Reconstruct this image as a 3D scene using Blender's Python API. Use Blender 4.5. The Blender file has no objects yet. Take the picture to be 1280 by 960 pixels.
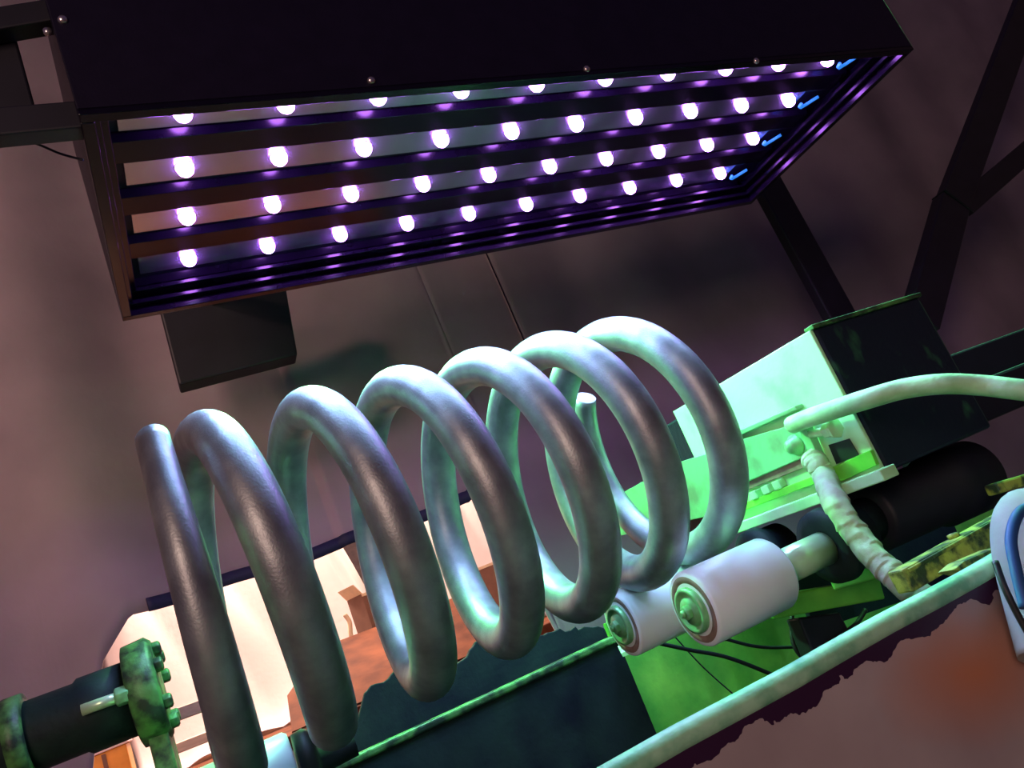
import bpy, bmesh, math, random
from mathutils import Vector, Matrix, noise
random.seed(4)
PI = math.pi
S = bpy.context.scene
COL = S.collection
H = 1.2                                   # height of the lens above the shop floor; coordinates below are written from the lens height

# ------------------------------------------------------------------ camera
R = ((0.87519, -0.24641, 0.41633), (-0.31385, 0.36571, 0.87622), (-0.36816, -0.89752, 0.24273))
FPX = 979.94
cam_d = bpy.data.cameras.new('camera'); cam = bpy.data.objects.new('camera', cam_d); COL.objects.link(cam)
cam_d.sensor_width = 36; cam_d.lens = FPX / 1280 * 36; cam_d.clip_start = 0.01
m = Matrix(((R[0][0], -R[0][1], -R[0][2]), (R[1][0], -R[1][1], -R[1][2]), (R[2][0], -R[2][1], -R[2][2]))).to_4x4()
m.translation = (0, 0, H); cam.matrix_world = m
S.camera = cam

# ------------------------------------------------------------------ world and lamps
w = bpy.data.worlds.new('world'); S.world = w; w.use_nodes = True
w.node_tree.nodes['Background'].inputs[0].default_value = (0.20, 0.13, 0.46, 1)
w.node_tree.nodes['Background'].inputs[1].default_value = 0.13
S.view_settings.view_transform = 'Standard'; S.view_settings.look = 'None'
S.view_settings.exposure = 0.0; S.view_settings.gamma = 1.0; S.view_settings.use_curve_mapping = False

def lamp(name, kind, loc, tgt, power, colour, size=0.1, size_y=None, spot=None, blend=0.5):
    d = bpy.data.lights.new(name, kind); o = bpy.data.objects.new(name, d); COL.objects.link(o)
    d.energy = power; d.color = colour
    if kind == 'AREA':
        d.size = size
        if size_y: d.shape = 'RECTANGLE'; d.size_y = size_y
    else: d.shadow_soft_size = size
    if spot: d.spot_size = math.radians(spot); d.spot_blend = blend
    p = Vector(loc) + Vector((0, 0, H)); t = Vector(tgt) + Vector((0, 0, H))
    o.location = p; o.rotation_euler = (t - p).to_track_quat('-Z', 'Y').to_euler()
    return o
lamp('daylight_behind_camera', 'AREA', (-1.5, -1.6, 0.75), (0.4, 1.0, 0.1), 32, (1.0, 0.66, 0.55), 0.7, 1.2)
lamp('added_curtain_spot', 'SPOT', (-1.5, 0.1, 1.75), (-0.25, 1.7, 0.95), 75, (1.0, 0.60, 0.52), 0.15, spot=52, blend=1.0)  # added warm spot, brightens the upper left of the curtain
lamp('added_green_spot', 'SPOT', (0.30, 1.26, 0.66), (0.58, 0.90, 0.0), 74, (0.20, 1.0, 0.34), 0.04, spot=125, blend=0.6)  # added unseen spot, supplies the green glow of the ink under the hood
lamp('added_green_side_spot', 'SPOT', (1.70, 0.77, 0.95), (0.86, 0.74, 0.0), 55, (0.16, 1.0, 0.30), 0.03, spot=46, blend=0.7)  # second green spot added out of view to tint rim, cable and hose
lamp('shop_light_beyond_curtain', 'AREA', (0.15, 2.7, 1.35), (0.15, 2.0, 0.0), 185, (1.0, 0.74, 0.62), 1.0, 1.0)

# ------------------------------------------------------------------ materials
def nodes(name):
    mt = bpy.data.materials.new(name); mt.use_nodes = True
    nt = mt.node_tree; return mt, nt, nt.nodes['Principled BSDF']
def mat(name, col, rough=0.5, metal=0.0, var=0.12, scale=25.0, bump=0.0, bscale=120.0, col2=None, lo=0.35, hi=0.7, stretch=(1, 1, 1), emit=None, es=0, coat=0, spec=0.5):   # a noise-mottled principled material
    mt, nt, b = nodes(name)
    tc = nt.nodes.new('ShaderNodeTexCoord'); mp = nt.nodes.new('ShaderNodeMapping'); mp.inputs['Scale'].default_value = stretch
    nt.links.new(tc.outputs['Object'], mp.inputs[0])
    n = nt.nodes.new('ShaderNodeTexNoise'); n.inputs['Scale'].default_value = scale; n.inputs['Detail'].default_value = 6
    nt.links.new(mp.outputs[0], n.inputs['Vector'])
    r = nt.nodes.new('ShaderNodeValToRGB'); r.color_ramp.elements[0].position = lo; r.color_ramp.elements[1].position = hi
    c2 = col2 if col2 else tuple(c * (1 - var * 2) for c in col)
    r.color_ramp.elements[0].color = (*c2, 1); r.color_ramp.elements[1].color = (*col, 1)
    nt.links.new(n.outputs['Fac'], r.inputs[0]); nt.links.new(r.outputs[0], b.inputs['Base Color'])
    b.inputs['Roughness'].default_value = rough; b.inputs['Metallic'].default_value = metal
    b.inputs['Coat Weight'].default_value = coat; b.inputs['Specular IOR Level'].default_value = spec
    if bump:
        n2 = nt.nodes.new('ShaderNodeTexNoise'); n2.inputs['Scale'].default_value = bscale; n2.inputs['Detail'].default_value = 4
        nt.links.new(mp.outputs[0], n2.inputs['Vector'])
        bp = nt.nodes.new('ShaderNodeBump'); bp.inputs['Strength'].default_value = bump; bp.inputs['Distance'].default_value = 0.002
        nt.links.new(n2.outputs['Fac'], bp.inputs['Height']); nt.links.new(bp.outputs[0], b.inputs['Normal'])
    if emit: b.inputs['Emission Color'].default_value = (*emit, 1); b.inputs['Emission Strength'].default_value = es
    return mt
M = dict(
    steel=mat('scaled_spring_steel', (0.40, 0.43, 0.42), 0.47, 0.74, 0.2, 34, 0.14, 420, col2=(0.25, 0.26, 0.27)),
    hood=mat('black_powder_coat', (0.009, 0.006, 0.020), 0.5, 0, 0.1, 40, 0.1, 300, spec=0.2),
    rubber_black=mat('matt_black_casing', (0.010, 0.010, 0.018), 0.55, 0, 0.1, 40, spec=0.3),
    hood_gloss=mat('black_gloss_baffle', (0.006, 0.004, 0.012), 0.20, 0, 0.1, 40, spec=0.22),
    strip=mat('polished_reflector', (0.50, 0.52, 0.58), 0.24, 0.9, 0.10, 18),
    led=mat('led_lens', (0.9, 0.9, 0.9), 0.3, emit=(0.50, 0.16, 1.0), es=80),
    ledring=mat('led_board_ring', (0.6, 0.6, 0.62), 0.3, 0.6),
    tick=mat('blue_fluorescing_wire', (0.05, 0.35, 0.95), 0.4, emit=(0.04, 0.30, 1.0), es=0.7),
    screw=mat('bright_screw', (0.85, 0.75, 0.70), 0.25, 0.9),
    curtain=mat('dusty_tarpaulin', (0.40, 0.31, 0.33), 0.75, 0, 0.1, 3.0, 0.25, 60, col2=(0.22, 0.175, 0.19), lo=0.3, hi=0.75),
    hem=mat('navy_hem', (0.015, 0.018, 0.07), 0.7),
    black=mat('black_paint', (0.012, 0.011, 0.018), 0.55, 0, 0.2, 20),
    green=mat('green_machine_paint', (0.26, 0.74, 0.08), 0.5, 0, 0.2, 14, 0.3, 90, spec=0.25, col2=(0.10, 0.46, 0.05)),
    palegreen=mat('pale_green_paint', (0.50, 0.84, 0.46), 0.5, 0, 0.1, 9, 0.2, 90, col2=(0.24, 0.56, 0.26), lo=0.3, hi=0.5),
    darkgreen=mat('oily_dark_green_and_shade', (0.014, 0.030, 0.024), 0.6, 0, 0.3, 14, 0.3, 120, col2=(0.005, 0.008, 0.014), spec=0.2),  # dark machine paint; on far tray side and flap it holds painted shade
    midgreen=mat('weathered_green_casting', (0.09, 0.26, 0.06), 0.5, 0, 0.3, 45, 0.8, 70, col2=(0.012, 0.03, 0.014), lo=0.42, hi=0.62),
    plategreen=mat('machine_plate_green', (0.20, 0.52, 0.24), 0.45, 0, 0.2, 20, 0.2, 90, col2=(0.16, 0.28, 0.14), lo=0.3, hi=0.5),
    rimgreen=mat('worn_green_rim', (0.38, 0.72, 0.44), 0.45, 0, 0.2, 40, 0.4, 120, col2=(0.14, 0.45, 0.24), lo=0.35, hi=0.6),
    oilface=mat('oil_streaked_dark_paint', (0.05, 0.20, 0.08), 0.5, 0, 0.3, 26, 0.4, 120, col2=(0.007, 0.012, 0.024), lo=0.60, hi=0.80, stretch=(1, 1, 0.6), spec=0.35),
    yellow=mat('greenish_yellow_paint', (0.42, 0.52, 0.08), 0.5, 0, 0.2, 55, 0.8, 110, col2=(0.03, 0.06, 0.02), lo=0.42, hi=0.58),
    poly=mat('white_nylon', (0.86, 0.88, 0.92), 0.38, 0, 0.03, 12, 0.05, 80),
    rust=mat('rusty_roller_edge', (0.32, 0.20, 0.16), 0.7, 0, 0.2, 60, 0.3),
    bearing=mat('green_painted_bearing', (0.26, 0.66, 0.28), 0.40, 0.2, 0.2, 60),
    shaft=mat('bright_shaft', (0.60, 0.84, 0.50), 0.28, 0.35, 0.1, 20),
    cable=mat('pale_cable_sheath', (0.52, 0.85, 0.46), 0.5, 0, 0.1, 30, 0.4, 140, col2=(0.30, 0.58, 0.26)),
    wrap=mat('wrapped_tape', (0.42, 0.72, 0.32), 0.62, 0, 0.2, 28, 0.6, 90, col2=(0.32, 0.30, 0.22)),
    rubber=mat('dark_rubber', (0.015, 0.018, 0.02), 0.5),
    canvas=mat('pale_canvas', (0.86, 0.74, 0.69), 0.8, 0, 0.04, 6, 0.3, 60),
    card=mat('brown_cardboard', (0.20, 0.10, 0.065), 0.8, 0, 0.1, 30),
    cardedge=mat('cut_cardboard_edge', (0.80, 0.62, 0.40), 0.8),
    bench=mat('orange_brown_bench', (0.15, 0.045, 0.016), 0.8, 0, 0.1, 10, 0.3, 60, spec=0.08, col2=(0.05, 0.014, 0.006)),
    timber=mat('pale_timber', (0.80, 0.60, 0.42), 0.7, 0, 0.15, 12, stretch=(1, 8, 8)),
    amber=mat('amber_plastic', (0.85, 0.35, 0.04), 0.4),
    pad=mat('pale_padding', (0.40, 0.42, 0.35), 0.7, 0, 0.1, 20, 0.3, 90),
    strap=mat('blue_strap', (0.02, 0.10, 0.30), 0.6),
    concrete=mat('shop_concrete', (0.20, 0.16, 0.13), 0.8, 0, 0.15, 4, 0.3),
    plaster=mat('pale_wall', (0.6, 0.5, 0.45), 0.85),
)
# tray side: grey-brown paint with a ragged purple-black oil line hanging under the rim and a rust bloom
def tray_mat():
    mt, nt, b = nodes('stained_tray_side'); L = nt.links.new
    tc = nt.nodes.new('ShaderNodeTexCoord'); sp = nt.nodes.new('ShaderNodeSeparateXYZ'); L(tc.outputs['Object'], sp.inputs[0])
    def nz(scale, detail=5):
        n = nt.nodes.new('ShaderNodeTexNoise'); n.inputs['Scale'].default_value = scale; n.inputs['Detail'].default_value = detail
        L(tc.outputs['Object'], n.inputs['Vector']); return n
    def math_(op, a, bb):
        n = nt.nodes.new('ShaderNodeMath'); n.operation = op
        for i, v in enumerate((a, bb)):
            if isinstance(v, (int, float)): n.inputs[i].default_value = v
            else: L(v, n.inputs[i])
        return n.outputs[0]
    big = nz(5); fine = nz(60, 3); mid = nz(22, 4)
    edge = math_('ADD', math_('MULTIPLY', mid.outputs['Fac'], 0.038), math_('MULTIPLY', fine.outputs['Fac'], 0.014))
    depth = math_('MULTIPLY', sp.outputs['Z'], -1.0)
    stain = math_('GREATER_THAN', math_('SUBTRACT', edge, depth), 0.0150)
    r = nt.nodes.new('ShaderNodeValToRGB'); r.color_ramp.elements[0].position = 0.3; r.color_ramp.elements[1].position = 0.7
    r.color_ramp.elements[0].color = (0.26, 0.20, 0.20, 1); r.color_ramp.elements[1].color = (0.46, 0.40, 0.38, 1)
    L(big.outputs['Fac'], r.inputs[0])
    # rust bloom
    dx = math_('SUBTRACT', math_('SUBTRACT', sp.outputs['X'], 0.37), math_('MULTIPLY', sp.outputs['Z'], -0.6)); dz = math_('ADD', sp.outputs['Z'], 0.055)
    d = math_('SQRT', math_('ADD', math_('MULTIPLY', dx, dx), math_('MULTIPLY', math_('MULTIPLY', dz, dz), 3.0)), 0.0)
    rust = math_('SUBTRACT', math_('ADD', 0.75, math_('MULTIPLY', nz(14).outputs['Fac'], 0.5)), math_('MULTIPLY', d, 10.0))
    rustn = nt.nodes.new('ShaderNodeClamp'); L(rust, rustn.inputs[0])
    m1 = nt.nodes.new('ShaderNodeMix'); m1.data_type = 'RGBA'; L(rustn.outputs[0], m1.inputs['Factor']); L(r.outputs[0], m1.inputs['A']); m1.inputs['B'].default_value = (0.50, 0.20, 0.10, 1)
    m2 = nt.nodes.new('ShaderNodeMix'); m2.data_type = 'RGBA'; L(stain, m2.inputs['Factor']); L(m1.outputs['Result'], m2.inputs['A']); m2.inputs['B'].default_value = (0.030, 0.006, 0.030, 1)
    L(m2.outputs['Result'], b.inputs['Base Color']); b.inputs['Roughness'].default_value = 0.5
    return mt
M['tray'] = tray_mat()

# ------------------------------------------------------------------ helpers
def ray(px, py):
    c = Vector((px - 640, py - 480, FPX))
    return Vector(tuple(sum(R[i][j] * c[j] for j in range(3)) for i in range(3)))
def at(px, py, axis, val):                 # the point of a photograph pixel on the world plane axis = val
    d = ray(px, py); i = 'xyz'.index(axis); return d * (val / d[i])
def V(*a): return Vector(a)

class MB:
    def __init__(s): s.bm = bmesh.new()
    def face(s, vs, smooth=False):
        try: f = s.bm.faces.new(vs); f.smooth = smooth
        except ValueError: pass
    def box(s, lo, hi, mtx=None):
        vs = []
        for x in (lo[0], hi[0]):
            for y in (lo[1], hi[1]):
                for z in (lo[2], hi[2]):
                    p = V(x, y, z); vs.append(s.bm.verts.new(mtx @ p if mtx else p))
        for q in ((0, 1, 3, 2), (4, 6, 7, 5), (0, 4, 5, 1), (2, 3, 7, 6), (0, 2, 6, 4), (1, 5, 7, 3)): s.face([vs[i] for i in q])
        return s
    def prism(s, pts, d):
        d = V(*d); a = [s.bm.verts.new(p) for p in pts]; b = [s.bm.verts.new(Vector(p) + d) for p in pts]
        s.face(a); s.face(b[::-1])
        for i in range(len(a)): j = (i + 1) % len(a); s.face([a[j], a[i], b[i], b[j]])
        return s
    def bar(s, p, q, wx, wy, up=(0, 0, 1)):   # a rectangular bar from p to q
        p, q = V(*p), V(*q); t = (q - p).normalized(); u = V(*up); u = (u - t * u.dot(t)).normalized(); v = t.cross(u)
        c = [(-1, -1), (1, -1), (1, 1), (-1, 1)]
        a = [p + u * (i * wx / 2) + v * (j * wy / 2) for i, j in c]
        return s.prism(a, tuple(q - p))
    def rings(s, rings, closed_ends=True, smooth=True):
        rs = [[s.bm.verts.new(p) for p in r] for r in rings]
        n = len(rs[0])
        for a, b in zip(rs, rs[1:]):
            for i in range(n): s.face([a[i], a[(i + 1) % n], b[(i + 1) % n], b[i]], smooth)
        if closed_ends: s.face(rs[0][::-1]); s.face(rs[-1])
        return s
    def tube(s, pts, rad, n=12, fr=None):
        pts = [V(*p) for p in pts]; rg = []; up = V(0.13, 0.21, 0.97)
        for i, p in enumerate(pts):
            t = (pts[min(i + 1, len(pts) - 1)] - pts[max(i - 1, 0)]).normalized()
            u = (up - t * up.dot(t)).normalized(); v = t.cross(u); up = u
            r = rad(i / (len(pts) - 1)) if callable(rad) else rad
            rg.append([p + (u * math.cos(k * 2 * PI / n) + v * math.sin(k * 2 * PI / n)) * (r * (fr(i / (len(pts) - 1), k / n) if fr else 1)) for k in range(n)])
        return s.rings(rg)
    def lathe(s, org, axis, prof, n=28):      # prof: (along, radius)
        org, t = V(*org), V(*axis).normalized(); u = t.orthogonal().normalized(); v = t.cross(u)
        rg = [[org + t * a + (u * math.cos(k * 2 * PI / n) + v * math.sin(k * 2 * PI / n)) * max(r, 1e-4) for k in range(n)] for a, r in prof]
        return s.rings(rg)
    def build(s, name, mt, parent=None, bevel=0, seg=2, base=None):
        base = Vector(base) if base else (Vector(parent['_b']) if parent is not None and '_b' in parent else Vector((0, 0, 0)))
        bmesh.ops.recalc_face_normals(s.bm, faces=s.bm.faces)
        for v in s.bm.verts: v.co -= base
        me = bpy.data.meshes.new(name); s.bm.to_mesh(me); s.bm.free(); me.materials.append(M[mt])
        o = bpy.data.objects.new(name, me); COL.objects.link(o)
        if parent is not None: o.parent = parent
        else: o.location = base + V(0, 0, H)
        o['_b'] = tuple(base)
        if bevel:
            b = o.modifiers.new('bevel', 'BEVEL'); b.width = bevel; b.segments = seg; b.limit_method = 'ANGLE'; b.angle_limit = 0.6
        return o
def tag(o, label=None, cat=None, group=None, kind=None):
    for k, v in (('label', label), ('category', cat), ('group', group), ('kind', kind)):
        if v: o[k] = v
    return o
def thing(name, base, label, cat, group=None):
    o = bpy.data.objects.new(name, None); o.empty_display_size = 0.05; COL.objects.link(o)
    o.location = V(*base) + V(0, 0, H); o['_b'] = tuple(base)
    return tag(o, label, cat, group)
def smooth_path(pts, n=12):
    pts = [V(*p) for p in pts]; P = [pts[0] * 2 - pts[1]] + pts + [pts[-1] * 2 - pts[-2]]; out = []
    for i in range(1, len(P) - 2):
        a, b, c, d = P[i - 1:i + 3]
        for k in range(n):
            t = k / n; out.append(0.5 * ((2 * b) + (c - a) * t + (2 * a - 5 * b + 4 * c - d) * t * t + (3 * b - a - 3 * c + d) * t ** 3))
    out.append(pts[-1]); return out
def place(src, off, parent=None):            # a copy of one mesh object moved by off
    c = src.copy(); COL.objects.link(c); c.parent = parent if parent is not None else src.parent; c.location = src.location + V(*off); return c

# ------------------------------------------------------------------ setting
tag(MB().box((-4, -3, -H - 0.1), (4.2, 5.2, -H)).build('floor', 'concrete', base=(0, 0, -H)), kind='structure')
tag(MB().box((-4, 5.0, -H), (4.2, 5.1, 2.4)).build('wall_back', 'plaster', base=(0, 5, -H)), kind='structure')
tag(MB().box((4.0, -3, -H), (4.1, 5, 2.4)).build('wall_right', 'plaster', base=(4, 0, -H)), kind='structure')

# curtain that closes the booth behind the machine
CY = 1.7
def bottom(x):
    if x < -0.30: return -0.9
    if x < -0.184: return 0.165 + (x + 0.184) * 3.2 if x > -0.25 else -0.05 + (x + 0.25) * 17
    if x < -0.12: return 0.165 + (x + 0.184) / 0.064 * 0.068
    if x < 0.58: return 0.233 - (x + 0.12) * 0.012 + 0.004 * math.sin(x * 23)
    if x < 0.62: return 0.225 + (x - 0.58) * 0.5
    if x < 0.68: return 0.245 - (x - 0.62) * 8
    return -0.9
def fold(x, z):
    a = 0.030 * math.sin(x * 7.0 + 0.6 * z) + 0.016 * math.sin(x * 17 + 1.3 * math.sin(z * 2)) + 0.05 * noise.noise(V(x * 1.4, z * 0.7, 3)) + 0.018 * noise.noise(V(x * 5, z * 2.5, 7))
    return CY + a * (0.6 if x > 0.3 else 1.0)
def sheet(x0, x1, zf0, zf1, nx, nz, mt, name, parent, off=0.0, th=0.004):
    mb = MB(); g = []
    for i in range(nx + 1):
        x = x0 + (x1 - x0) * i / nx; a, b = zf0(x), zf1(x); row = []
        for j in range(nz + 1):
            z = a + (b - a) * j / nz; row.append(mb.bm.verts.new((x, fold(x, z) - off, z)))
        g.append(row)
    for i in range(nx):
        for j in range(nz): mb.face([g[i][j], g[i + 1][j], g[i + 1][j + 1], g[i][j + 1]], True)
    o = mb.build(name, mt, parent); s = o.modifiers.new('thick', 'SOLIDIFY'); s.thickness = th; return o
cur = thing('curtain', (0.3, CY, -0.9), 'dusty grey brown tarpaulin curtain closing the booth behind the machine', 'curtain')
ZT = 2.3
sheet(-2.6, 0.882, bottom, lambda x: ZT, 380, 60, 'curtain', 'left_panel', cur)
sheet(0.878, 4.0, bottom, lambda x: ZT, 160, 50, 'curtain', 'right_panel', cur, off=0.008)
sheet(-0.09, 0.60, lambda x: bottom(x) - 0.002, lambda x: bottom(x) + 0.024, 80, 2, 'hem', 'hem', cur, off=0.006)
mb = MB(); mb.tube([(0.88 - 0.004 * math.sin(z), fold(0.88, z) - 0.0105, z) for z in [0.2 + 0.05 * k for k in range(40)]], 0.0022, 6); mb.build('seam', 'hood', cur)

# ------------------------------------------------------------------ the coil spring
SR = 0.15; HX0, PIT, HY, HZ, DY, DZ, RW, HA, HB, HE = -0.457, 0.6768, 5.2618, 0.6649, 0.1507, 0.0288, 0.1504, 0.0317, 0.0256, 0.0143
def lerp_tab(t, tab):
    if t <= tab[0][0]: return tab[0][1]
    for (a, va), (b, vb) in zip(tab, tab[1:]):
        if t <= b: k = (t - a) / (b - a); return va + (vb - va) * k
    return tab[-1][1]
def hel(t):
    ph = t * 2 * PI; xr = HX0 + PIT * t + HA * math.sin(ph) + HB * math.cos(ph)
    if t < 1.05:
        k = max(0, min(1, (t - 0.38) / 0.67)); k = k * k * (3 - 2 * k); x = 0.0 * (1 - k) + xr * k
        if t < 0.45: x = -0.01
        else: x = -0.01 * (1 - k) + xr * k
        x = (-0.01) * (1 - k) + xr * k
    elif t > 6.2:
        k = min(1, (t - 6.2) / 0.3); k = k * k * (3 - 2 * k); x = xr * (1 - k) + 3.835 * k
    else: x = xr
    if t < 0.17:
        a = hel(0.17); return a + (a - hel(0.18)) * ((0.17 - t) / 0.01) * 0.72
    rho = 1
    return V(x, HY + DY * (x - HX0) - (1 + HE) * math.sin(ph) * rho, HZ + DZ * (x - HX0) + math.cos(ph) * rho) * SR
mb = MB(); rg = []; T0, T1 = 0.075, 6.875; NS = 520; NR = 22
for i in range(NS + 1):
    t = T0 + (T1 - T0) * i / NS; p = hel(t); tg = (hel(t + 1e-3) - hel(t - 1e-3)).normalized()
    ax = V(1, DY, DZ).normalized(); ax = (ax - tg * ax.dot(tg)).normalized(); rad = tg.cross(ax)
    sx = lerp_tab(t, [(0.075, 0.62), (0.15, 0.64), (0.22, 0.70), (0.3, 0.78), (0.43, 0.86), (0.6, 1), (6.35, 1), (6.6, 0.8), (6.87, 0.62)])
    sr = 0.45 + 0.55 * sx
    rg.append([p + ax * (math.cos(k * 2 * PI / NR) * RW * SR * sx) + rad * (math.sin(k * 2 * PI / NR) * RW * SR * sr) for k in range(NR)])
mb.rings(rg)
sp = mb.build('coil_spring', 'steel', base=(0.25, 0.84, -0.073))
tag(sp, 'large grey steel coil spring with seven turns and ground ends lying on the white rollers', 'spring')

# ------------------------------------------------------------------ support rollers
RR = 0.042
def roller(x0, x1, y, z, label, flange=None, shaft_to=None, hub=True, inner=False):
    t = thing('support_roller', (x0, y, z - RR), label, 'roller', 'white nylon rollers under the coil spring')
    MB().lathe((x0, y, z), (1, 0, 0), [(0.0, RR * 0.80), (0.0, RR * 0.96), (0.003, RR), (x1 - x0 - 0.004, RR), (x1 - x0, RR * 0.93), (x1 - x0, 0.01)], 48).build('sleeve', 'poly', t)
    MB().lathe((x0, y, z), (1, 0, 0), [(0.004, 0.0), (0.004, RR * 0.66), (0.0, RR * 0.70), (-0.001, RR * 0.86), (0.003, RR * 0.93)], 40).build('worn_edge', 'rust', t)
    if hub:
        h = MB().lathe((x0, y, z), (1, 0, 0), [(0.004, RR * 0.60), (-0.006, RR * 0.60), (-0.007, RR * 0.50), (-0.003, RR * 0.46), (-0.003, RR * 0.36), (-0.007, RR * 0.34), (-0.007, 0)], 36).build('bearing', 'bearing', t)
        mb = MB().lathe((x0 - 0.007, y, z), (-1, 0, 0), [(0, 0.0085), (0.005, 0.0085), (0.006, 0.006), (0.006, 0)], 6); mb.build('hex_nut', 'bearing', h, bevel=0.0006)
        MB().lathe((x0 - 0.013, y, z), (-1, 0, 0), [(0, 0.004), (0.003, 0.004), (0.004, 0.002)], 16).build('shaft_stud', 'bearing', h)
    if shaft_to:
        MB().lathe((x1 - 0.005, y, z), (1, 0, 0), [(0, 0.017), (0.03, 0.0168), (0.033, 0.020), (shaft_to - x1, 0.020)], 32).build('shaft', 'shaft', t)
        f = MB().lathe((shaft_to - 0.004, y, z), (1, 0, 0), [(0, 0.02), (-0.004, 0.030), (0, 0.044), (0.014, 0.046), (0.016, 0.040), (0.05, 0.040), (0.05, 0.0)], 40).build('bearing_flange', 'darkgreen', t)
    return t
roller(0.467, 0.583, 0.774, -0.086, 'near white roller under the far coils, its bright green shaft running into a dark flange', shaft_to=0.672)
roller(0.463, 0.583, 0.944, -0.084, 'rear white roller partly hidden behind the near roller beside the spring', shaft_to=0.70)
roller(-0.12, 0.045, 0.944, -0.082, 'white roller under the tapered end of the spring at the bottom edge of the frame', shaft_to=None, hub=False)
MB().lathe((0.049, 0.944, -0.082), (1, 0, 0), [(0, 0.012), (0.0, 0.036), (0.012, 0.038), (0.018, 0.034), (0.022, 0.014), (0.06, 0.012)], 32).build('roller_end_disc', 'rubber')
tag(bpy.data.objects['roller_end_disc'], 'black end disc of the bottom left roller standing beside the tray rim', 'disc')

# ------------------------------------------------------------------ lamp hood
YAW = math.radians(1.4)
HC = V(0.012, 0.648, 0.533); HL, HWD, HH = 1.163, 0.420, 0.27
hm = Matrix.Translation(HC) @ Matrix.Rotation(YAW, 4, 'Z')
def hx(x, y, z): return hm @ V(x, y, z)
hood = thing('lamp_hood', tuple(hx(HL / 2, HWD / 2, 0)), 'long black ultraviolet lamp hood with four rows of glowing white lamps above the spring', 'lamp')
tk = 0.006
def hbox(lo, hi, name, mt, par=None, bevel=0): return MB().box(lo, hi, hm).build(name, mt, par or hood, bevel)
hbox((0, 0, 0.0), (HL, tk, HH), 'near_side_panel', 'hood', bevel=0.001)
hbox((0, HWD - tk, 0.0), (HL, HWD, HH), 'far_side_panel', 'hood_gloss', bevel=0.001)
hbox((0, tk, 0.0), (tk, HWD - tk, HH), 'end_panel', 'hood', bevel=0.001)
hbox((HL - tk, tk, 0.0), (HL, HWD - tk, HH), 'end_panel', 'hood_gloss', bevel=0.001)
hbox((0, 0, HH), (HL, HWD, HH + tk), 'top_panel', 'hood')
LZ = 0.046
hbox((tk, tk, LZ), (HL - tk, HWD - tk, LZ + 0.006), 'mounting_plate', 'hood')
def frame(z0, z1, a, b, name, mt):           # rectangular ring between inset a and inset b
    mb = MB()
    mb.box((a, a, z0), (HL - a, b, z1), hm); mb.box((a, HWD - b, z0), (HL - a, HWD - a, z1), hm)
    mb.box((a, b, z0), (b, HWD - b, z1), hm); mb.box((HL - b, b, z0), (HL - a, HWD - b, z1), hm)
    return mb.build(name, mt, hood, 0.001)
frame(-0.004, 0.004, 0.0, 0.012, 'outer_rim', 'hood_gloss')
frame(0.010, 0.016, tk, 0.018, 'inner_rim', 'hood_gloss')
frame(0.024, 0.030, tk, 0.026, 'glass_seat', 'hood_gloss')
rows = [0.064, 0.158, 0.258, 0.361]
for k, y in enumerate(rows):
    s = hbox((0.035, y - 0.026, LZ - 0.003), (HL - 0.075, y + 0.024, LZ), 'reflector_strip', 'strip', bevel=0.0008)
for y in (0.014, 0.1135, 0.2125, 0.3115, 0.405):
    hh = 0.5 * (0.046 if 0.1 < y < 0.4 else 0.014)
    y0, y1 = y - hh, y + hh
    mb = MB(); a = [hx(0.026, y0, LZ), hx(0.026, y0 + 0.005, LZ - 0.010), hx(0.026, y1 - 0.005, LZ - 0.010), hx(0.026, y1, LZ)]
    mb.prism(a, tuple(hx(HL - 0.026, 0, 0) - hx(0.026, 0, 0))); mb.build('baffle', 'hood_gloss', hood, 0.0008)
led0 = ring0 = None; LEDW = 2.0
for y in rows:
    for k in range(10):
        x = 0.098 + 0.1072 * k; p = hx(x, y, LZ - 0.0028)
        if led0 is None:
            led0 = MB().lathe(tuple(p), (0, 0, -1), [(0, 0.0098), (0.004, 0.0098), (0.0085, 0.0082), (0.0115, 0.0052), (0.0128, 0.0)], 20).build('led_lens', 'led', hood)
            ring0 = MB().lathe(tuple(p), (0, 0, -1), [(-0.001, 0.0112), (0.0007, 0.0112), (0.0009, 0.0104), (0.0005, 0.0096)], 20).build('led_ring', 'ledring', hood); p0 = p
        else: place(led0, p - p0); place(ring0, p - p0)
        if not (y == rows[0] and k > 9): lamp('led_beam', 'SPOT', tuple(p - V(0, 0, 0.016)), tuple(p - V(0, -0.02, 1)), LEDW, (0.33, 0.64, 1.0), 0.006, spot=118, blend=0.9)
# blue glowing tick-shaped wire ends at the right end of three rows
tk0 = None
for y in rows[:]:
    p = hx(HL - 0.062, y, LZ - 0.012)
    if tk0 is None:
        pts = [(-0.012, 0.002, 0), (-0.009, 0.010, 0), (-0.004, 0.013, 0), (0.004, 0.004, 0), (0.010, -0.005, 0), (0.016, -0.012, 0)]
        tk0 = MB().tube([p + V(*q) for q in pts], 0.0027, 8).build('wire_loop', 'tick', hood); q0 = p
        tk0['label'] = 'bright blue glowing tick shaped wire end'
    else: place(tk0, p - q0)['label'] = 'bright blue glowing tick shaped wire end'
# screws on the near face
sc0 = None
for px, py in ((465, 97), (738, 78), (955, 64), (79, 27), (225, 118)):
    p = at(px, py, 'y', 0.650); p.y = hx((p.x - HC.x), 0, 0).y
    if px == 225: continue
    if sc0 is None:
        sc0 = MB().lathe(tuple(p), (0, -1, 0), [(-0.001, 0.0045), (0.001, 0.0045), (0.003, 0.0032), (0.0036, 0)], 14).build('screw', 'screw', hood); s0 = p
    else: place(sc0, p - s0)
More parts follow.
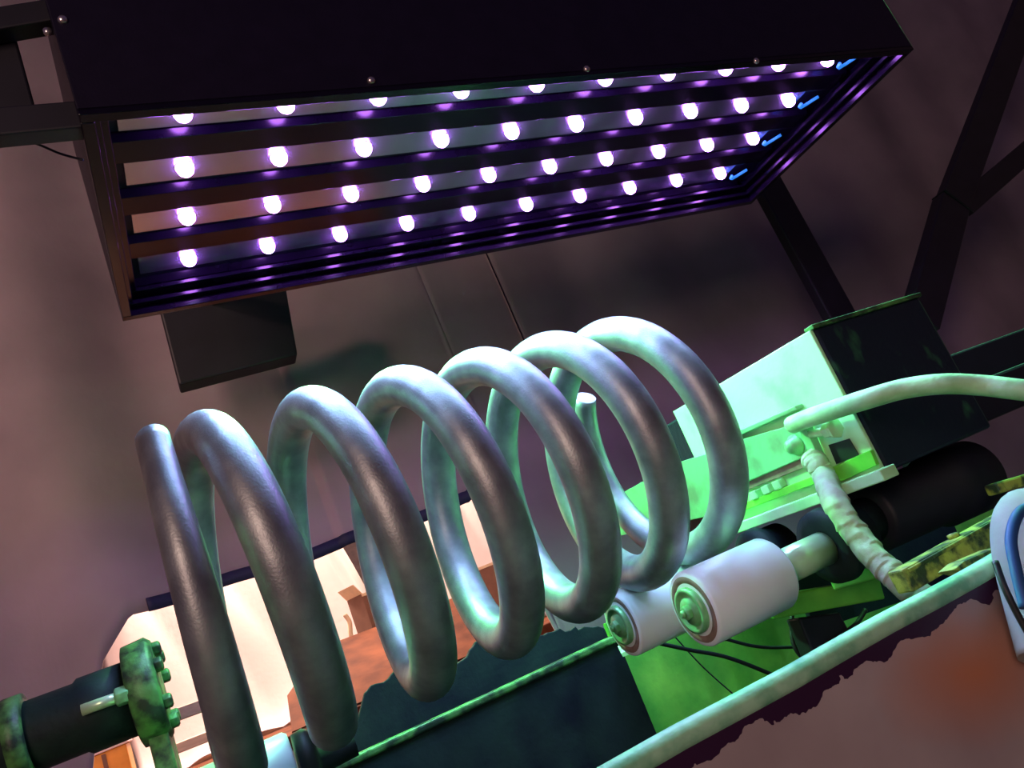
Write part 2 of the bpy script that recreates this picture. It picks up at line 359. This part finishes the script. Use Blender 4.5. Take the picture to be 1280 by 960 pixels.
# hanging frame at the left end of the hood
hf = thing('wall_bracket', (-0.02, 0.66, 0.60), 'black steel hanging bracket at the left end of the lamp hood', 'bracket')
MB().bar(at(-60, 165, 'y', 0.68), at(108, 150, 'y', 0.68), 0.030, 0.02).build('lower_bar', 'black', hf, 0.002)
MB().bar(at(-60, 42, 'y', 0.68), at(84, 18, 'y', 0.68), 0.026, 0.02).build('upper_bar', 'black', hf, 0.002)
MB().bar(at(-12, 40, 'y', 0.70), at(20, 160, 'y', 0.70), 0.040, 0.02, (1, 0, 0)).build('upright', 'black', hf, 0.002)
MB().lathe(tuple(at(60, 41, 'y', 0.665)), (0, -1, 0), [(0, 0.004), (0.003, 0.004), (0.004, 0)], 12).build('screw', 'screw', hf)
MB().tube(smooth_path([at(-10, 168, 'y', 0.70), at(40, 178, 'y', 0.72), at(75, 192, 'y', 0.72), at(104, 200, 'y', 0.71)], 8), 0.0012, 6).build('wire', 'rubber')
tag(bpy.data.objects['wire'], 'thin dark wire running from the left to the side of the lamp hood', 'wire')

# black posts, strap and panel in front of the curtain
p = thing('black_post', at(1065, 400, 'y', 1.42), 'straight black post coming down from the lamp hood to the machine box', 'post')
MB().bar(at(950, 215, 'y', 1.42), V(at(1075, 425, 'y', 1.42).x, 1.42, -H), 0.088, 0.03, (1, 0, 0)).build('square_tube', 'black', p, 0.004)
s = thing('black_strap', at(1150, 365, 'y', 1.3), 'long leaning black leg at the right with a joint halfway', 'leg')
a, b, c = at(1290, -30, 'y', 1.3), at(1190, 256, 'y', 1.3), at(1140, 385, 'y', 1.3)
a.x += 0.03
MB().bar(a, b, 0.088, 0.03, (1, 0, 0)).build('upper_section', 'black', s, 0.003)
MB().bar(b - V(0.004, 0, 0), c - V(0.004, 0.0, 0.04), 0.090, 0.04, (1, 0, 0)).build('lower_section', 'black', s, 0.003)
MB().bar(b + (a - b).normalized() * 0.003, b - (a - b).normalized() * 0.003, 0.094, 0.045, (1, 0, 0)).build('joint_band', 'darkgreen', s, 0.001)
MB().bar(at(1205, 258, 'y', 1.3), at(1330, 150, 'y', 1.3), 0.06, 0.02).build('brace', 'black', s, 0.002)
pn = [at(196, 372, 'y', 1.5), at(356, 352, 'y', 1.5), at(372, 443, 'y', 1.5), at(224, 481, 'y', 1.5)]
pb = thing('ballast_box', tuple(pn[3]), 'flat black box hanging against the curtain below the left end of the hood', 'box')
MB().prism(pn, (0, 0.05, 0)).build('casing', 'black', pb, 0.004)
MB().box((pn[3].x + 0.10, 1.075, 0.74), (pn[3].x + 0.13, 1.51, 0.77)).build('bracket_arm', 'black', pb)

# ------------------------------------------------------------------ tray
tr = thing('drip_tray', (0.5, 0.85, -0.55), 'long green painted drip tray with stained near side below the rollers', 'tray')
RY = 0.498
mb = MB().box((-0.35, RY - 0.006, -0.50), (1.30, RY + 0.002, -0.128)); o = mb.build('near_side', 'tray', None, base=(0.10, RY, -0.128)); 
o.parent = tr; o.location = V(0.10, RY, -0.128) - V(0.5, 0.85, -0.55); o['label'] = 'stained brown grey outer side with ragged dark oil line'
MB().tube([(-0.35 + 0.05 * k, RY, -0.124 + 0.0006 * math.sin(k * 1.7)) for k in range(34)], 0.0088, 14).build('near_rim', 'rimgreen', tr)
MB().box((-0.35, 1.196, -0.50), (0.570, 1.204, -0.125)).build('far_side', 'darkgreen', tr)  # shaded stretch of the far wall, the shade put into its dark colour
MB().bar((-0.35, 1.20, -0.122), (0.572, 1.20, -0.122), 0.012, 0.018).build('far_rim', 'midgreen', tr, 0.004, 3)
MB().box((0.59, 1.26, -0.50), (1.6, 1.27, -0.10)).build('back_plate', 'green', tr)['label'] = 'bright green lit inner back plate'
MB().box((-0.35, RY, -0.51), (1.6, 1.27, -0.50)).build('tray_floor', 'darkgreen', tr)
MB().prism([(0.562, 1.19, -0.133), (0.62, 1.13, -0.133), (0.60, 1.09, -0.140), (0.545, 1.15, -0.140)], (0, 0, -0.006)).build('corner_tab', 'palegreen', tr)
# made-up dark flap: a machine member in shadow behind the far rim
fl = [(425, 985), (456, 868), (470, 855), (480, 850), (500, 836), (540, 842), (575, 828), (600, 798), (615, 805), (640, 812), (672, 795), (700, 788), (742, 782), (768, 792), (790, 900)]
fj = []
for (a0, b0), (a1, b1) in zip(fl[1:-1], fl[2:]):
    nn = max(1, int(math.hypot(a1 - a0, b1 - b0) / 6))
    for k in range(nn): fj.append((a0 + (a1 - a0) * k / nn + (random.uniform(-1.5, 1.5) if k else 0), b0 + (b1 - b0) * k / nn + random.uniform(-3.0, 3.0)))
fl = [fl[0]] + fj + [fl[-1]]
fo = MB().prism([at(a, b, 'y', 1.31) for a, b in fl], (0, 0.012, 0)).build('shade_flap', 'darkgreen', base=tuple(at(600, 880, 'y', 1.31)), bevel=0.002)
tag(fo, 'ragged dark green flap standing in for a shadowed machine member behind the far tray rim', 'flap')

# ------------------------------------------------------------------ headstock
hs = thing('machine_headstock', (0.85, 0.9, -0.04), 'green machine head box with bright lit end face and dark oily side', 'machine')
XF, YF = 0.75, 0.71
MB().box((XF, YF, -0.032), (0.948, 1.17, 0.161)).build('housing', 'oilface', hs, 0.004)
def onx(pts, x=XF): return [at(a, b, 'x', x) for a, b in pts]
MB().prism([V(XF, YF + 0.002, -0.03), V(XF, YF + 0.002, 0.160), V(XF, 1.045, 0.172), V(XF, 1.045, -0.03)], (-0.006, 0, 0)).build('end_face', 'palegreen', hs, 0.0015)
MB().box((XF - 0.004, YF - 0.004, 0.159), (0.950, YF + 0.012, 0.165)).build('top_edge', 'midgreen', hs, 0.001)
mb = MB().prism(onx([(772, 620), (848, 578), (905, 560), (905, 640), (780, 668)], 0.742), (-0.008, 0, 0)); mb.build('lower_end_plate', 'plategreen', hs, 0.001)
for px, py in ((806, 620), (809, 636), (880, 603), (884, 582), (950, 583), (952, 551), (972, 551)):
    MB().lathe(tuple(at(px, py, 'x', XF - 0.0145 if px > 900 else 0.7515)), (-1, 0, 0), [(0, 0.0026), (0.0012, 0.0026), (0.0012, 0)], 10).build('hole', 'rubber', hs)
MB().prism(onx([(900, 556), (925, 538), (1003, 504), (1006, 509), (926, 545), (902, 566)], XF - 0.006), (-0.014, 0, 0)).build('ledge', 'plategreen', hs, 0.0015)
sl = MB().prism(onx([(915, 560), (926, 549), (1003, 527), (1019, 566), (936, 602), (918, 608)], XF - 0.006), (-0.010, 0, 0)).build('slide_plate', 'plategreen', hs, 0.0015)
MB().prism(onx([(936, 602), (1019, 566), (1022, 578), (936, 612)], XF - 0.003), (-0.008, 0, 0)).build('slide_lip', 'rust', hs, 0.001)
c = at(995, 556, 'x', XF - 0.016)
bt = MB().lathe(tuple(c), (-1, 0, 0.0), [(0, 0.014), (0.002, 0.014), (0.004, 0.011), (0.012, 0.009), (0.015, 0.006), (0.016, 0)], 22).build('domed_bolt', 'bearing', hs)
# clamp where the cable lands
MB().prism(onx([(1004, 526), (1012, 523), (1045, 600), (1034, 604)], XF - 0.012), (-0.012, 0, 0)).build('clamp_bar', 'plategreen', hs, 0.001)
a = at(1014, 543, 'x', XF - 0.02); b = at(1034, 538, 'x', XF - 0.02)
cb = MB().tube([a, b], 0.0055, 12).build('clamp_bolt', 'shaft', hs)
MB().lathe(tuple(b), tuple(b - a), [(-0.002, 0.010), (0.008, 0.010), (0.009, 0.008), (0.012, 0.013), (0.015, 0.013), (0.016, 0)], 6).build('nut', 'shaft', cb, 0.0006)
MB().prism(onx([(1036, 556), (1062, 548), (1074, 568), (1046, 580)], XF - 0.008), (-0.001, 0, 0)).build('opening', 'rubber', hs)['label'] = 'dark opening under the cable clamp'
MB().prism(onx([(1040, 584), (1092, 561), (1100, 580), (1050, 603)], XF - 0.006), (-0.006, 0, 0)).build('lower_panel', 'green', hs, 0.001)
MB().bar(at(900, 668, 'x', XF - 0.02), at(1112, 590, 'x', XF - 0.02), 0.014, 0.026).build('guide_rail', 'palegreen', hs, 0.0015)
MB().bar(at(900, 645, 'x', XF - 0.01), at(1030, 595, 'x', XF - 0.01), 0.010, 0.012).build('inner_rail', 'green', hs, 0.001)
MB().prism(onx([(905, 640), (1020, 590), (1024, 606), (905, 655)], XF - 0.001), (-0.001, 0, 0)).build('slot', 'rubber', hs)
for px, py in ((945, 618), (960, 611), (974, 605)):
    c = at(px, py, 'x', XF - 0.012)
    MB().box(c - V(0.006, 0.008, 0.006), c + V(0.006, 0.008, 0.006)).build('connector', 'palegreen', hs, 0.0015)
MB().bar((0.948, 0.80, 0.055), (1.9, 0.80, 0.055), 0.05, 0.04).build('side_arm', 'rubber_black', hs, 0.003)
MB().box((0.949, 0.74, -0.025), (1.7, 0.80, 0.03)).build('rear_casing', 'rubber_black', hs, 0.004)

# heavy cable, taped hose
cp = [at(990, 531, 'x', XF - 0.03), at(1010, 523, 'x', XF - 0.035), at(1040, 513, 'x', 0.715), at(1080, 500, 'y', 0.66), at(1130, 486, 'y', 0.63), at(1180, 480, 'y', 0.60), at(1230, 482, 'y', 0.58), at(1290, 489, 'y', 0.55), at(1400, 500, 'y', 0.52)]
cb = MB().tube(smooth_path(cp, 10), 0.0115, 16).build('heavy_cable', 'cable', base=tuple(cp[1]))
tag(cb, 'thick pale cable arching from the clamp across the dark box side', 'cable')
hp = [at(1016, 573, 'x', 0.728), at(1022, 581, 'x', 0.718), at(1030, 596, 'x', 0.712), at(1045, 630, 'y', 0.72), at(1072, 670, 'y', 0.70), at(1100, 703, 'y', 0.68), at(1128, 728, 'y', 0.66), at(1165, 758, 'y', 0.64), at(1190, 800, 'y', 0.63)]
def wrapf(s, k): q = (s * 15 + k * 0.6 + 0.5 * noise.noise(V(s * 9, k, 4))) % 1.0; return 0.90 + 0.12 * q + 0.16 * noise.noise(V(s * 22, math.sin(k * 6.283) * 1.3, math.cos(k * 6.283) * 1.3))
ho = MB().tube(smooth_path(hp, 26), 0.0150, 20, wrapf).build('taped_hose', 'wrap', base=tuple(hp[1]))
tag(ho, 'crinkled tape wrapped hose dropping from the clamp into the tray', 'hose')

# motor
mo = thing('electric_motor', (0.9, 0.70, -0.12), 'black cylindrical motor under the machine head box', 'motor')
a = at(1085, 650, 'y', 0.80); b = at(1215, 595, 'y', 0.80); d = b - a; L = d.length
MB().lathe(tuple(a), tuple(d), [(0, 0.0), (0, 0.040), (0.006, 0.044), (L * 0.62, 0.044), (L * 0.64, 0.050), (L, 0.050), (L + 0.006, 0.044), (L + 0.01, 0)], 44).build('barrel', 'rubber_black', mo)
MB().lathe(tuple(a - d.normalized() * 0.05), tuple(d), [(0, 0.0), (0, 0.026), (0.05, 0.03)], 32).build('nose', 'darkgreen', mo)
# lower green frame
lf = thing('lower_frame', (0.75, 1.0, -0.5), 'dark green frame beams below the machine head with a black bracket', 'frame')
MB().bar(at(960, 760, 'y', 0.98), at(1098, 735, 'y', 0.92), 0.030, 0.03).build('cross_beam', 'green', lf, 0.003)
MB().bar(at(1040, 727, 'y', 0.86), at(1118, 705, 'y', 0.80), 0.020, 0.03).build('short_beam', 'green', lf, 0.003)
MB().prism([at(a, b, 'y', 0.96) for a, b in ((998, 772), (1050, 765), (1068, 800), (1078, 850), (1030, 850))], (0, 0.03, 0)).build('bracket', 'black', lf, 0.003)
MB().prism([at(a, b, 'y', 0.9) for a, b in ((1040, 688), (1050, 712), (1062, 722), (1046, 724))], (0, 0.01, 0)).build('gusset', 'palegreen', lf, 0.001)
MB().bar(at(1000, 742, 'y', 1.10), at(1200, 680, 'y', 1.10), 0.12, 0.01).build('dark_plate', 'darkgreen', lf)
# yellow beam on the right
yb = thing('yellow_beam', (0.85, 0.60, -0.14), 'flaking greenish yellow beam between the motor and the near tray rim', 'beam')
MB().bar(at(1125, 728, 'y', 0.60), at(1262, 650, 'y', 0.60), 0.022, 0.02).build('beam_body', 'yellow', yb, 0.002)
MB().bar(at(1125, 716, 'y', 0.60), at(1262, 638, 'y', 0.60), 0.004, 0.024).build('top_flange', 'yellow', yb, 0.001)
MB().lathe(tuple(at(1193, 672, 'y', 0.60)), (0, 0, 1), [(0, 0.006), (0.004, 0.006), (0.005, 0)], 8).build('bolt_head', 'yellow', yb)
o = MB().prism([at(a, b, 'y', 0.545) for a, b in ((1192, 712), (1205, 701), (1245, 684), (1262, 680), (1262, 695), (1215, 718))], (0, 0.02, 0)).build('yellow_plate', 'yellow', base=tuple(at(1230, 700, 'y', 0.545)), bevel=0.002)
tag(o, 'small pale yellow plate lying between the yellow beam and the rim', 'plate')
o = MB().bar(at(1240, 612, 'y', 0.70), at(1330, 586, 'y', 0.70), 0.014, 0.02).build('mossy_bar', 'yellow', base=tuple(at(1250, 612, 'y', 0.70)), bevel=0.003)
tag(o, 'short mossy green bar behind the padded bundle at the right edge', 'bar')

# padded bundle with blue strap over the rim
pd = thing('padded_bundle', tuple(at(1275, 790, 'y', 0.48)), 'pale padded bundle with a dark blue strap at the right edge', 'padding')
def lump(pts, rad, name, mt, fl=1.0):
    MB().tube(smooth_path(pts, 10), rad, 24).build(name, mt, pd)
pp = [at(1300, 645, 'y', 0.47), at(1292, 662, 'y', 0.465), at(1296, 700, 'y', 0.46), at(1312, 760, 'y', 0.455), at(1330, 820, 'y', 0.45)]
lump(pp, lambda s: 0.030 * min(1, math.sqrt(max(0.01, s * 9))), 'padding', 'pad')
sp_ = [at(1266, 650, 'y', 0.45), at(1264, 672, 'y', 0.436), at(1270, 712, 'y', 0.431), at(1282, 760, 'y', 0.428)]
MB().tube(smooth_path([at(1300, 632, 'y', 0.45), at(1275, 640, 'y', 0.44)] + sp_[1:], 8), 0.0042, 10).build('strap', 'strap', pd)
MB().tube(smooth_path([at(1244, 702, 'y', 0.445), at(1256, 735, 'y', 0.44), at(1272, 768, 'y', 0.44), at(1290, 800, 'y', 0.44)], 8), 0.0025, 8).build('edge_cord', 'rubber', pd)

# thin dark cables hanging in front of the green back plate
cabs = [
    ([(805, 800), (860, 812), (910, 822), (970, 845)], 1.16, 0.0035, 'thin dark cable running across the green plate to the rim'),
    ([(840, 792), (880, 835), (930, 880), (945, 900)], 1.20, 0.0012, 'hair thin dark wire falling steeply over the green plate'),
    ([(900, 797), (945, 808), (985, 809), (1035, 806)], 1.15, 0.0030, 'thin dark cable looping level beneath the near roller'),
    ([(990, 768), (990, 795), (995, 812), (1010, 830)], 1.00, 0.0032, 'short dark cable dropping beside the black bracket'),
    ([(1082, 762), (1070, 780), (1052, 795), (1040, 805)], 0.95, 0.0035, 'short dark cable right of the black bracket'),
]
for pts, y, r, lb in cabs:
    P = [at(a, b, 'y', y) for a, b in pts]
    tag(MB().tube(smooth_path(P, 8), r, 8).build('thin_cable', 'rubber', base=tuple(P[0])), lb, 'cable')

# ------------------------------------------------------------------ tailstock at the left
TY, TZ = 1.1, 0.058
ts = thing('tailstock', (-0.10, TY, -0.2), 'dark green flanged shaft with bolts at the lower left', 'machine')
MB().lathe((-0.10, TY, TZ), (-1, 0, 0), [(0, 0.044), (0.05, 0.044), (0.055, 0.040), (0.9, 0.040), (0.9, 0)], 40).build('shaft_tube', 'darkgreen', ts)
fg = MB(); n = 40; rg = []
for xx, r in ((-0.100, 0.054), (-0.098, 0.060), (-0.072, 0.062), (-0.066, 0.057), (-0.064, 0.02)):
    rg.append([V(xx, TY + math.cos(k * 2 * PI / n) * r * (1 + 0.05 * noise.noise(V(k * 0.9, xx * 60, 0))), TZ + math.sin(k * 2 * PI / n) * r * (1 + 0.05 * noise.noise(V(k * 0.9, xx * 60, 0)))) for k in range(n)])
fg.rings(rg).build('flange', 'midgreen', ts)
for a in (0.3, 0.95, 1.6, 2.6, 3.6, 4.4, 5.3):
    MB().lathe((-0.066, TY + 0.045 * math.cos(a), TZ + 0.045 * math.sin(a)), (1, 0, 0), [(0, 0.009), (0.008, 0.009), (0.010, 0.006), (0.010, 0)], 6).build('bolt_head', 'midgreen', ts, 0.0008)
c = at(158, 868, 'y', TY - 0.05); e = at(102, 888, 'y', TY - 0.05)
bo = MB().tube([c, e], 0.0065, 12).build('bolt', 'shaft', ts)
MB().lathe(tuple(c), tuple(e - c), [(-0.003, 0.0), (-0.003, 0.011), (0.010, 0.011), (0.012, 0.008)], 6).build('nut', 'bearing', bo, 0.0008)
MB().box((-0.092, TY - 0.03, -0.25), (-0.070, TY + 0.05, TZ - 0.02)).build('support_plate', 'midgreen', ts, 0.003)
MB().lathe((-0.205, TY, TZ), (-1, 0, 0), [(0, 0.041), (0.002, 0.050), (0.02, 0.050), (0.022, 0.04)], 36).build('collar', 'midgreen', ts)

# ------------------------------------------------------------------ beyond the curtain gap
BZ = -0.09
bn = thing('bench', (0.3, 2.0, -H), 'orange brown workbench beyond the curtain gap', 'bench')
MB().box((-0.6, 1.83, BZ - 0.03), (0.9, 2.75, BZ)).build('bench_top', 'bench', bn, 0.004)
for x, y in ((-0.55, 1.9), (0.85, 1.9), (-0.55, 2.65), (0.85, 2.65)): MB().box((x - 0.03, y - 0.03, -H), (x + 0.03, y + 0.03, BZ - 0.03)).build('leg', 'bench', bn)
rp = MB().prism([(0.10, 1.84, BZ + 0.005), (0.66, 1.84, BZ + 0.005), (0.62, 2.16, 0.055), (0.24, 2.16, 0.062), (0.12, 1.98, -0.015)], (0, 0.004, -0.003)).build('rusty_plate', 'bench', base=(0.4, 1.84, BZ))
tag(rp, 'orange rusty steel plate leaning beyond the curtain below the boxes', 'plate')
def canvas(x0, x1, y0, y1, top, name, label, seed, ridge):
    mb = MB(); g = []; nx, ny = 60, 50
    for i in range(nx + 1):
        row = []
        for j in range(ny + 1):
            u, v = i / nx, j / ny; x = x0 + (x1 - x0) * u; y = y0 + (y1 - y0) * v
            k = min(1, v * 1.5) ; k = k * k * (3 - 2 * k); ed = min(1, (1 - u) * 6, u * 8 + 0.35)
            z = BZ + 0.004 + top * k * ed ** 0.6 + (0.045 * abs(math.sin(ridge * u * PI + v * 5 + seed + noise.noise(V(u * 3, v * 3, seed)) * 2)) + 0.03 * noise.noise(V(x * 7, y * 7, seed))) * (0.25 + k)
            row.append(mb.bm.verts.new((x + 0.02 * math.sin(v * 7 + seed), y, max(BZ + 0.003, z))))
        g.append(row)
    for i in range(nx):
        for j in range(ny): mb.face([g[i][j], g[i + 1][j], g[i + 1][j + 1], g[i][j + 1]], True)
    o = mb.build(name, 'canvas', base=((x0 + x1) / 2, (y0 + y1) / 2, BZ)); s = o.modifiers.new('thick', 'SOLIDIFY'); s.thickness = 0.003
    tag(o, label, 'canvas')
canvas(-0.26, 0.50, 2.36, 2.72, 0.66, 'canvas_sheet', 'pale pink white canvas heaped beyond the curtain gap behind the first coils', 1.0, 6)
canvas(0.60, 1.02, 2.42, 2.7, 0.56, 'canvas_sheet', 'small pale canvas peak seen between the middle coils', 5.0, 3)
def carton(cx, cy, w_, d_, h_, rot, label, z0=BZ, flaps=True):
    t = thing('cardboard_box', (cx, cy, z0), label, 'box')
    r = Matrix.Translation(V(cx, cy, z0)) @ Matrix.Rotation(rot, 4, 'Z')
    MB().box((-w_ / 2, -d_ / 2, 0), (w_ / 2, d_ / 2, h_), r).build('carton', 'card', t, 0.002)
    if flaps:
        for sx in (-1, 1): MB().prism([r @ V(sx * w_ / 2, -d_ / 2, h_), r @ V(sx * w_ / 2, d_ / 2, h_), r @ V(sx * (w_ / 2 + 0.02), d_ / 2, h_ + 0.03), r @ V(sx * (w_ / 2 + 0.02), -d_ / 2, h_ + 0.03)], (0.003, 0, 0)).build('flap', 'cardedge', t)
    MB().box((-w_ / 2 - 0.001, -d_ / 2 - 0.002, h_ - 0.008), (w_ / 2 + 0.001, -d_ / 2, h_), r).build('edge_tape', 'cardedge', t)
    MB().box((w_ / 2 - 0.012, -d_ / 2 - 0.002, 0), (w_ / 2, -d_ / 2, h_ - 0.008), r).build('side_tape', 'cardedge', t)
q = at(457, 742, 'y', 2.28); carton(q.x, 2.28, 0.085, 0.07, q.z - BZ, 0.5, 'brown cardboard box seen between the second and third coils')
q = at(612, 705, 'y', 2.30); carton(q.x, 2.30, 0.13, 0.10, q.z - BZ, -0.3, 'brown cardboard box behind the fourth coil', flaps=False)
MB().tube(smooth_path([at(431, 768, 'y', 2.19), at(437, 778, 'y', 2.19), at(439, 795, 'y', 2.19), at(449, 806, 'y', 2.19), at(455, 830, 'y', 2.19)], 8), 0.006, 10).build('tan_rope', 'cardedge', base=tuple(at(439, 795, 'y', 2.19)))
tag(bpy.data.objects['tan_rope'], 'short tan rope end standing beside the narrow cardboard box', 'rope')
c = at(567, 768, 'y', 2.19)
MB().lathe((c.x, 2.19, BZ), (0, 0, 1), [(0, 0.012), (0.035, 0.013), (0.045, 0.008), (c.z + 0.02 - BZ, 0.006), (c.z + 0.021 - BZ, 0)], 20).build('amber_bottle', 'amber', base=(c.x, 2.19, BZ))
tag(bpy.data.objects['amber_bottle'], 'small bright amber bottle on the bench behind the third coil', 'bottle')
o = MB().bar(at(205, 942, 'y', 1.88), at(300, 905, 'y', 1.88), 0.020, 0.03).build('timber_batten', 'timber', base=tuple(at(250, 925, 'y', 1.88)), bevel=0.002)
tag(o, 'pale timber batten crossing behind the tapered end of the spring', 'timber')
o = MB().bar(at(190, 905, 'y', 1.65), at(300, 865, 'y', 1.70), 0.022, 0.03).build('timber_batten', 'timber', base=tuple(at(250, 885, 'y', 1.67)), bevel=0.002)
tag(o, 'upper pale timber batten at the foot of the heaped canvas', 'timber')
cr = thing('yellow_crate', tuple(at(130, 985, 'y', 1.97)), 'yellow crate with a white lid under the flanged shaft', 'crate')
a = at(108, 985, 'y', 1.97); b = at(150, 928, 'y', 1.97)
MB().box((a.x - 0.02, 1.97, BZ), (b.x + 0.01, 2.05, b.z - 0.006)).build('body', 'amber', cr, 0.003)
MB().box((a.x - 0.025, 1.965, b.z - 0.006), (b.x + 0.015, 2.055, b.z + 0.012)).build('lid', 'canvas', cr, 0.003)
MB().box(((a.x + b.x) / 2, 1.967, BZ), ((a.x + b.x) / 2 + 0.008, 1.97, b.z - 0.01)).build('slat', 'card', cr)
for o in list(bpy.data.objects):
    if '_b' in o: del o['_b']
